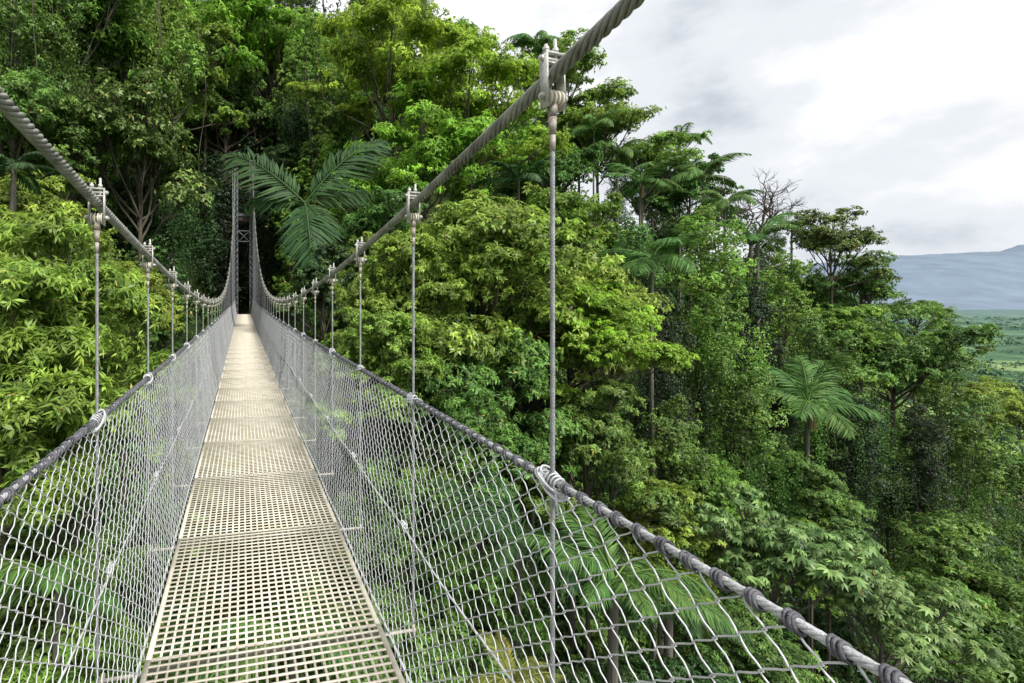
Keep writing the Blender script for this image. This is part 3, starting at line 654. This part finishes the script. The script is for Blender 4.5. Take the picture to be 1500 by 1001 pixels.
mb=MB(); mb.box(-.53,.53,-.009,.009,-.065,-.036)
mb.rod((-RW-.015,0,-.06),(RW+.015,0,-.06),.009,.009,8)
for s_ in (-1,1): mb.rod((s_*RW,0,-.10),(s_*RW,0,-.03),.009,.009,6)
CB=mb.mesh('crossbeam',M['beam'],False)
NK=int((T1-TS)/SP)
for k in range(-6,NK+1):
    t=TS+SP*k; z=float(zdeck(t)); z2=float(zdeck(t+SP)); sl=math.atan2(z2-z,SP)
    if k<NK:
        dp=link('deck_panel',PG,br,loc=(XC,t,z),rot=(sl,0,0)); link('panel_frame',PE,dp)
    link('crossbeam',CB,br,loc=(XC,t,z))
mb=MB()
for s_ in (-1,1):
    mb.box(min(s_*.026,s_*.031),max(s_*.026,s_*.031),-.015,.015,-.095,.062)
    mb.rod((s_*.041,0,.045),(s_*.031,0,.045),.008,.008,6); mb.rod((s_*.043,0,-.062),(s_*.031,0,-.062),.010,.010,6)
mb.rod((-.044,0,.045),(.044,0,.045),.005); mb.rod((-.047,0,-.062),(.047,0,-.062),.006)
mb.rod((.012,0,.02),(.012,0,.105),.005); mb.rod((.012,0,.066),(.012,0,.078),.009,.009,6); mb.rod((-.02,0,.02),(-.02,0,.085),.005); mb.rod((-.02,0,.066),(-.02,0,.077),.009,.009,6)
mb.box(-.031,.031,-.012,.012,.056,.062); mb.box(-.025,.025,-.016,.016,.025,.030)
a=np.linspace(0,math.pi,11); mb.tubes(np.stack([.0245*np.cos(a),0*a+.014,.0245*np.sin(a)],-1),.0042,6,ref=(0,1,.01)); 
CL=mb.mesh('clamp',M['clamp'],False)
mb=MB()
for x in (-.013,.013):
    mb.rod((x-.0090,0,-.066),(x-.004,0,-.066),.024,.024,16); mb.rod((x-.004,0,-.066),(x+.004,0,-.066),.017,.017,16); mb.rod((x+.004,0,-.066),(x+.0090,0,-.066),.024,.024,16)
SPL=mb.mesh('spool',M['spool'],True)
mb=MB(); mb.rod((0,0,-.08),(0,0,-.115),.015,.012,10); mb.rod((0,0,-.115),(0,0,-.165),.0115,.009,10); mb.rod((0,0,-.165),(0,0,-.21),.0088,.0075,10)
SK=mb.mesh('socket',M['sock'],True)
mb=MB(); rs=np.random.RandomState(2)
for i in range(5):
    tz=rs.uniform(-.012,.012); mb.ring((rs.uniform(-.004,.004),rs.uniform(-.01,.01),tz-.01),(.022+.006*rs.rand(),.01*rs.normal(),.006*rs.normal()),(.012*rs.normal()*.3,.046+.012*rs.rand(),-.03+.025*rs.rand()),.0032,18,6)
for i in range(4): mb.ring((0,.03-.014*i,.002*i),(.016,0,0),(0,.006,.018),.003,14,6)
mb.ring((0,0,-.02),(.014,0,0),(0,.014,.004),.0035,12,6); mb.tubes(np.array([(.01,.03,-.01),(.02,.05,-.04),(.012,.045,-.075),(.005,.02,-.085)]),.003,6)
TI=mb.mesh('wire_tie',M['galv'],True)
mb=MB()
for i in range(4): mb.ring((0,.02-.013*i,0),(.010,0,0),(0,.004,.010),.0026,12,5)
mb.tubes(np.array([(0,-.02,0),(-.01,-.03,-.03),(.008,0,-.04),(.0,.03,-.012)]),.0024,5)
TI2=mb.mesh('mesh_tie',M['galv'],True)
for side in (-1,1):
    X=XC+side*RW
    for k in range(-5,NK):
        t=TS+SP*k+(-.09 if side<0 else 0); zc=float(zcab(t,side)); zr=float(zrail(t)); zd=float(zdeck(t)); b=zd-.10; top=zc-.19
        if top<zr: top=max(zr+.0,zc-.05)
        mb=MB(); z=np.linspace(b,top,40)
        if k<6:
            for q in range(5):
                z=np.linspace(b,top,int((top-b)/.008)); ph=z/.055*2*math.pi+q*2*math.pi/5
                mb.tubes(np.stack([.0040*np.cos(ph),.0040*np.sin(ph),z-zc],-1),.0029,5,ref=(1,.1,0))
        else: mb.tubes(np.stack([0*z,0*z,z-zc],-1),.0068,6,ref=(1,.1,0))
        s=link('suspender',mb.mesh('suspender',M['rod']),br,loc=(X,t,zc))
        sl=math.atan(float(zcab(t+.1,side)-zcab(t-.1,side))/.2)
        rz=random.uniform(-.15,.15)
        link('clamp',CL,s,rot=(sl*.3,0,rz))
        if zc-zr>.25: link('spool',SPL,s,rot=(0,0,rz)); link('socket',SK,s)
        link('wire_tie',TI,s,loc=(0,0,zr-zc),rot=(random.uniform(-.3,.3),0,random.choice((0,math.pi))+random.uniform(-.2,.2)))
        v=.46; link('mesh_tie',TI2,s,loc=(-side*.05,0,(zd-.03)+(zr-zd)*v-zc))
# tower
TT=T1+.15
tw=link('bridge_tower',None,loc=tuple(np.array([XC*CT-TT*ST,XC*ST+TT*CT,-2.2])),rot=(0,0,TH)); tag(tw,'grey steel lattice tower holding the cables at the far end of the footbridge','tower')
top=float(zcab(T1))+2.2+.3
for side in (-1,1):
    mb=MB(); w=.21; c=side*RW
    for a in (-w,w):
        for b in (-w,w): mb.rod((c+a,b,0),(c+a,b,top),.026,.026,6)
    z=0; fl=1
    while z<top-.5:
        for b in (-w,w):
            mb.rod((c-w*fl,b,z),(c+w*fl,b,z+.5),.014,.014,5); mb.rod((c+w*fl,b,z),(c-w*fl,b,z+.5),.014,.014,5)
            mb.rod((c+b,-w*fl,z),(c+b,w*fl,z+.5),.014,.014,5); mb.rod((c-w,b,z),(c+w,b,z),.013,.013,5)
        z+=.5; fl=-fl
    mb.box(c-.27,c+.27,-.27,.27,top,top+.05)
    link('lattice_leg',mb.mesh('lattice_leg',M['tower'],False),tw)
for zz,hh in ((7.2,.9),(9.4,.12)):
    mb=MB(); x0=-(RW-.24); x1=-x0
    for b in (-.18,.18):
        mb.rod((x0,b,zz),(x1,b,zz),.025,.025,5); mb.rod((x0,b,zz+hh),(x1,b,zz+hh),.025,.025,5)
        mb.rod((x0,b,zz),(x1,b,zz+hh),.016,.016,5); mb.rod((x1,b,zz),(x0,b,zz+hh),.016,.016,5)
    link('cross_brace',mb.mesh('cross_brace',M['tower'],False),tw)
mb=MB(); mb.box(-.42,.42,-.2,-.14,8.8,9.2); link('brown_board',mb.mesh('brown_board',M['wood'],False),tw)

# ---------------------------------------------------------------- light, sky, camera
w=bpy.data.worlds.new('World'); scene.world=w; w.use_nodes=True; nt=w.node_tree; N=nt.nodes; L=nt.links; N.clear()
out=N.new('ShaderNodeOutputWorld'); sky=N.new('ShaderNodeTexSky'); sky.sky_type='NISHITA'; sky.sun_disc=False
sv=np.array([.50,-.66,.9]); sv=sv/np.linalg.norm(sv)
sky.sun_elevation=math.asin(sv[2]); sky.sun_rotation=math.atan2(sv[0],sv[1])
b1=N.new('ShaderNodeBackground'); b1.inputs['Strength'].default_value=.13; L.new(sky.outputs[0],b1.inputs[0])
tc=N.new('ShaderNodeTexCoord'); rt=N.new('ShaderNodeMapping'); rt.inputs['Rotation'].default_value=(0,0,math.radians(16)); L.new(tc.outputs['Generated'],rt.inputs[0])
mp=N.new('ShaderNodeMapping'); mp.inputs['Scale'].default_value=(1,1,1.9); mp.inputs['Location'].default_value=(.35,.2,.1); L.new(rt.outputs[0],mp.inputs[0])
n1=N.new('ShaderNodeTexNoise'); n1.inputs['Scale'].default_value=2.1; n1.inputs['Detail'].default_value=8; n1.inputs['Roughness'].default_value=.54; L.new(mp.outputs[0],n1.inputs['Vector'])
cr=N.new('ShaderNodeValToRGB'); cr.color_ramp.interpolation='EASE'; cr.color_ramp.elements[0].position=.32; cr.color_ramp.elements[0].color=(.47,.51,.57,1); cr.color_ramp.elements[1].position=.56; cr.color_ramp.elements[1].color=(1,1,1,1)
e=cr.color_ramp.elements.new(.44); e.color=(.71,.74,.78,1)
L.new(n1.outputs[0],cr.inputs[0])
b2=N.new('ShaderNodeBackground'); b2.inputs['Strength'].default_value=1.2; L.new(cr.outputs[0],b2.inputs[0])
n2=N.new('ShaderNodeTexNoise'); n2.inputs['Scale'].default_value=1.3; n2.inputs['Detail'].default_value=4; L.new(mp.outputs[0],n2.inputs['Vector'])
mr=N.new('ShaderNodeMapRange'); mr.inputs['From Min'].default_value=.25; mr.inputs['From Max'].default_value=.45; mr.inputs['To Min'].default_value=.85; L.new(n2.outputs[0],mr.inputs['Value'])
ms=N.new('ShaderNodeMixShader'); L.new(mr.outputs[0],ms.inputs[0]); L.new(b1.outputs[0],ms.inputs[1]); L.new(b2.outputs[0],ms.inputs[2]); L.new(ms.outputs[0],out.inputs[0])
ld=bpy.data.lights.new('sun','SUN'); ld.energy=4.6; ld.angle=math.radians(10); ld.color=(1,.96,.90)
lo=bpy.data.objects.new('sun',ld); COL.objects.link(lo)
from mathutils import Vector
lo.rotation_euler=Vector(sv).to_track_quat('Z','Y').to_euler()
cd=bpy.data.cameras.new('camera'); cam=bpy.data.objects.new('camera',cd); COL.objects.link(cam)
cd.sensor_width=36; cd.lens=36*F/1500; cd.shift_y=-(500.5-HZ)/1500; cd.shift_x=(750-PX0)/1500; cd.clip_start=.05; cd.clip_end=90000
cam.location=(0,0,0); cam.rotation_euler=(math.pi/2,0,0)
scene.camera=cam
scene.view_settings.view_transform='Standard'; scene.view_settings.look='None'; scene.view_settings.exposure=0
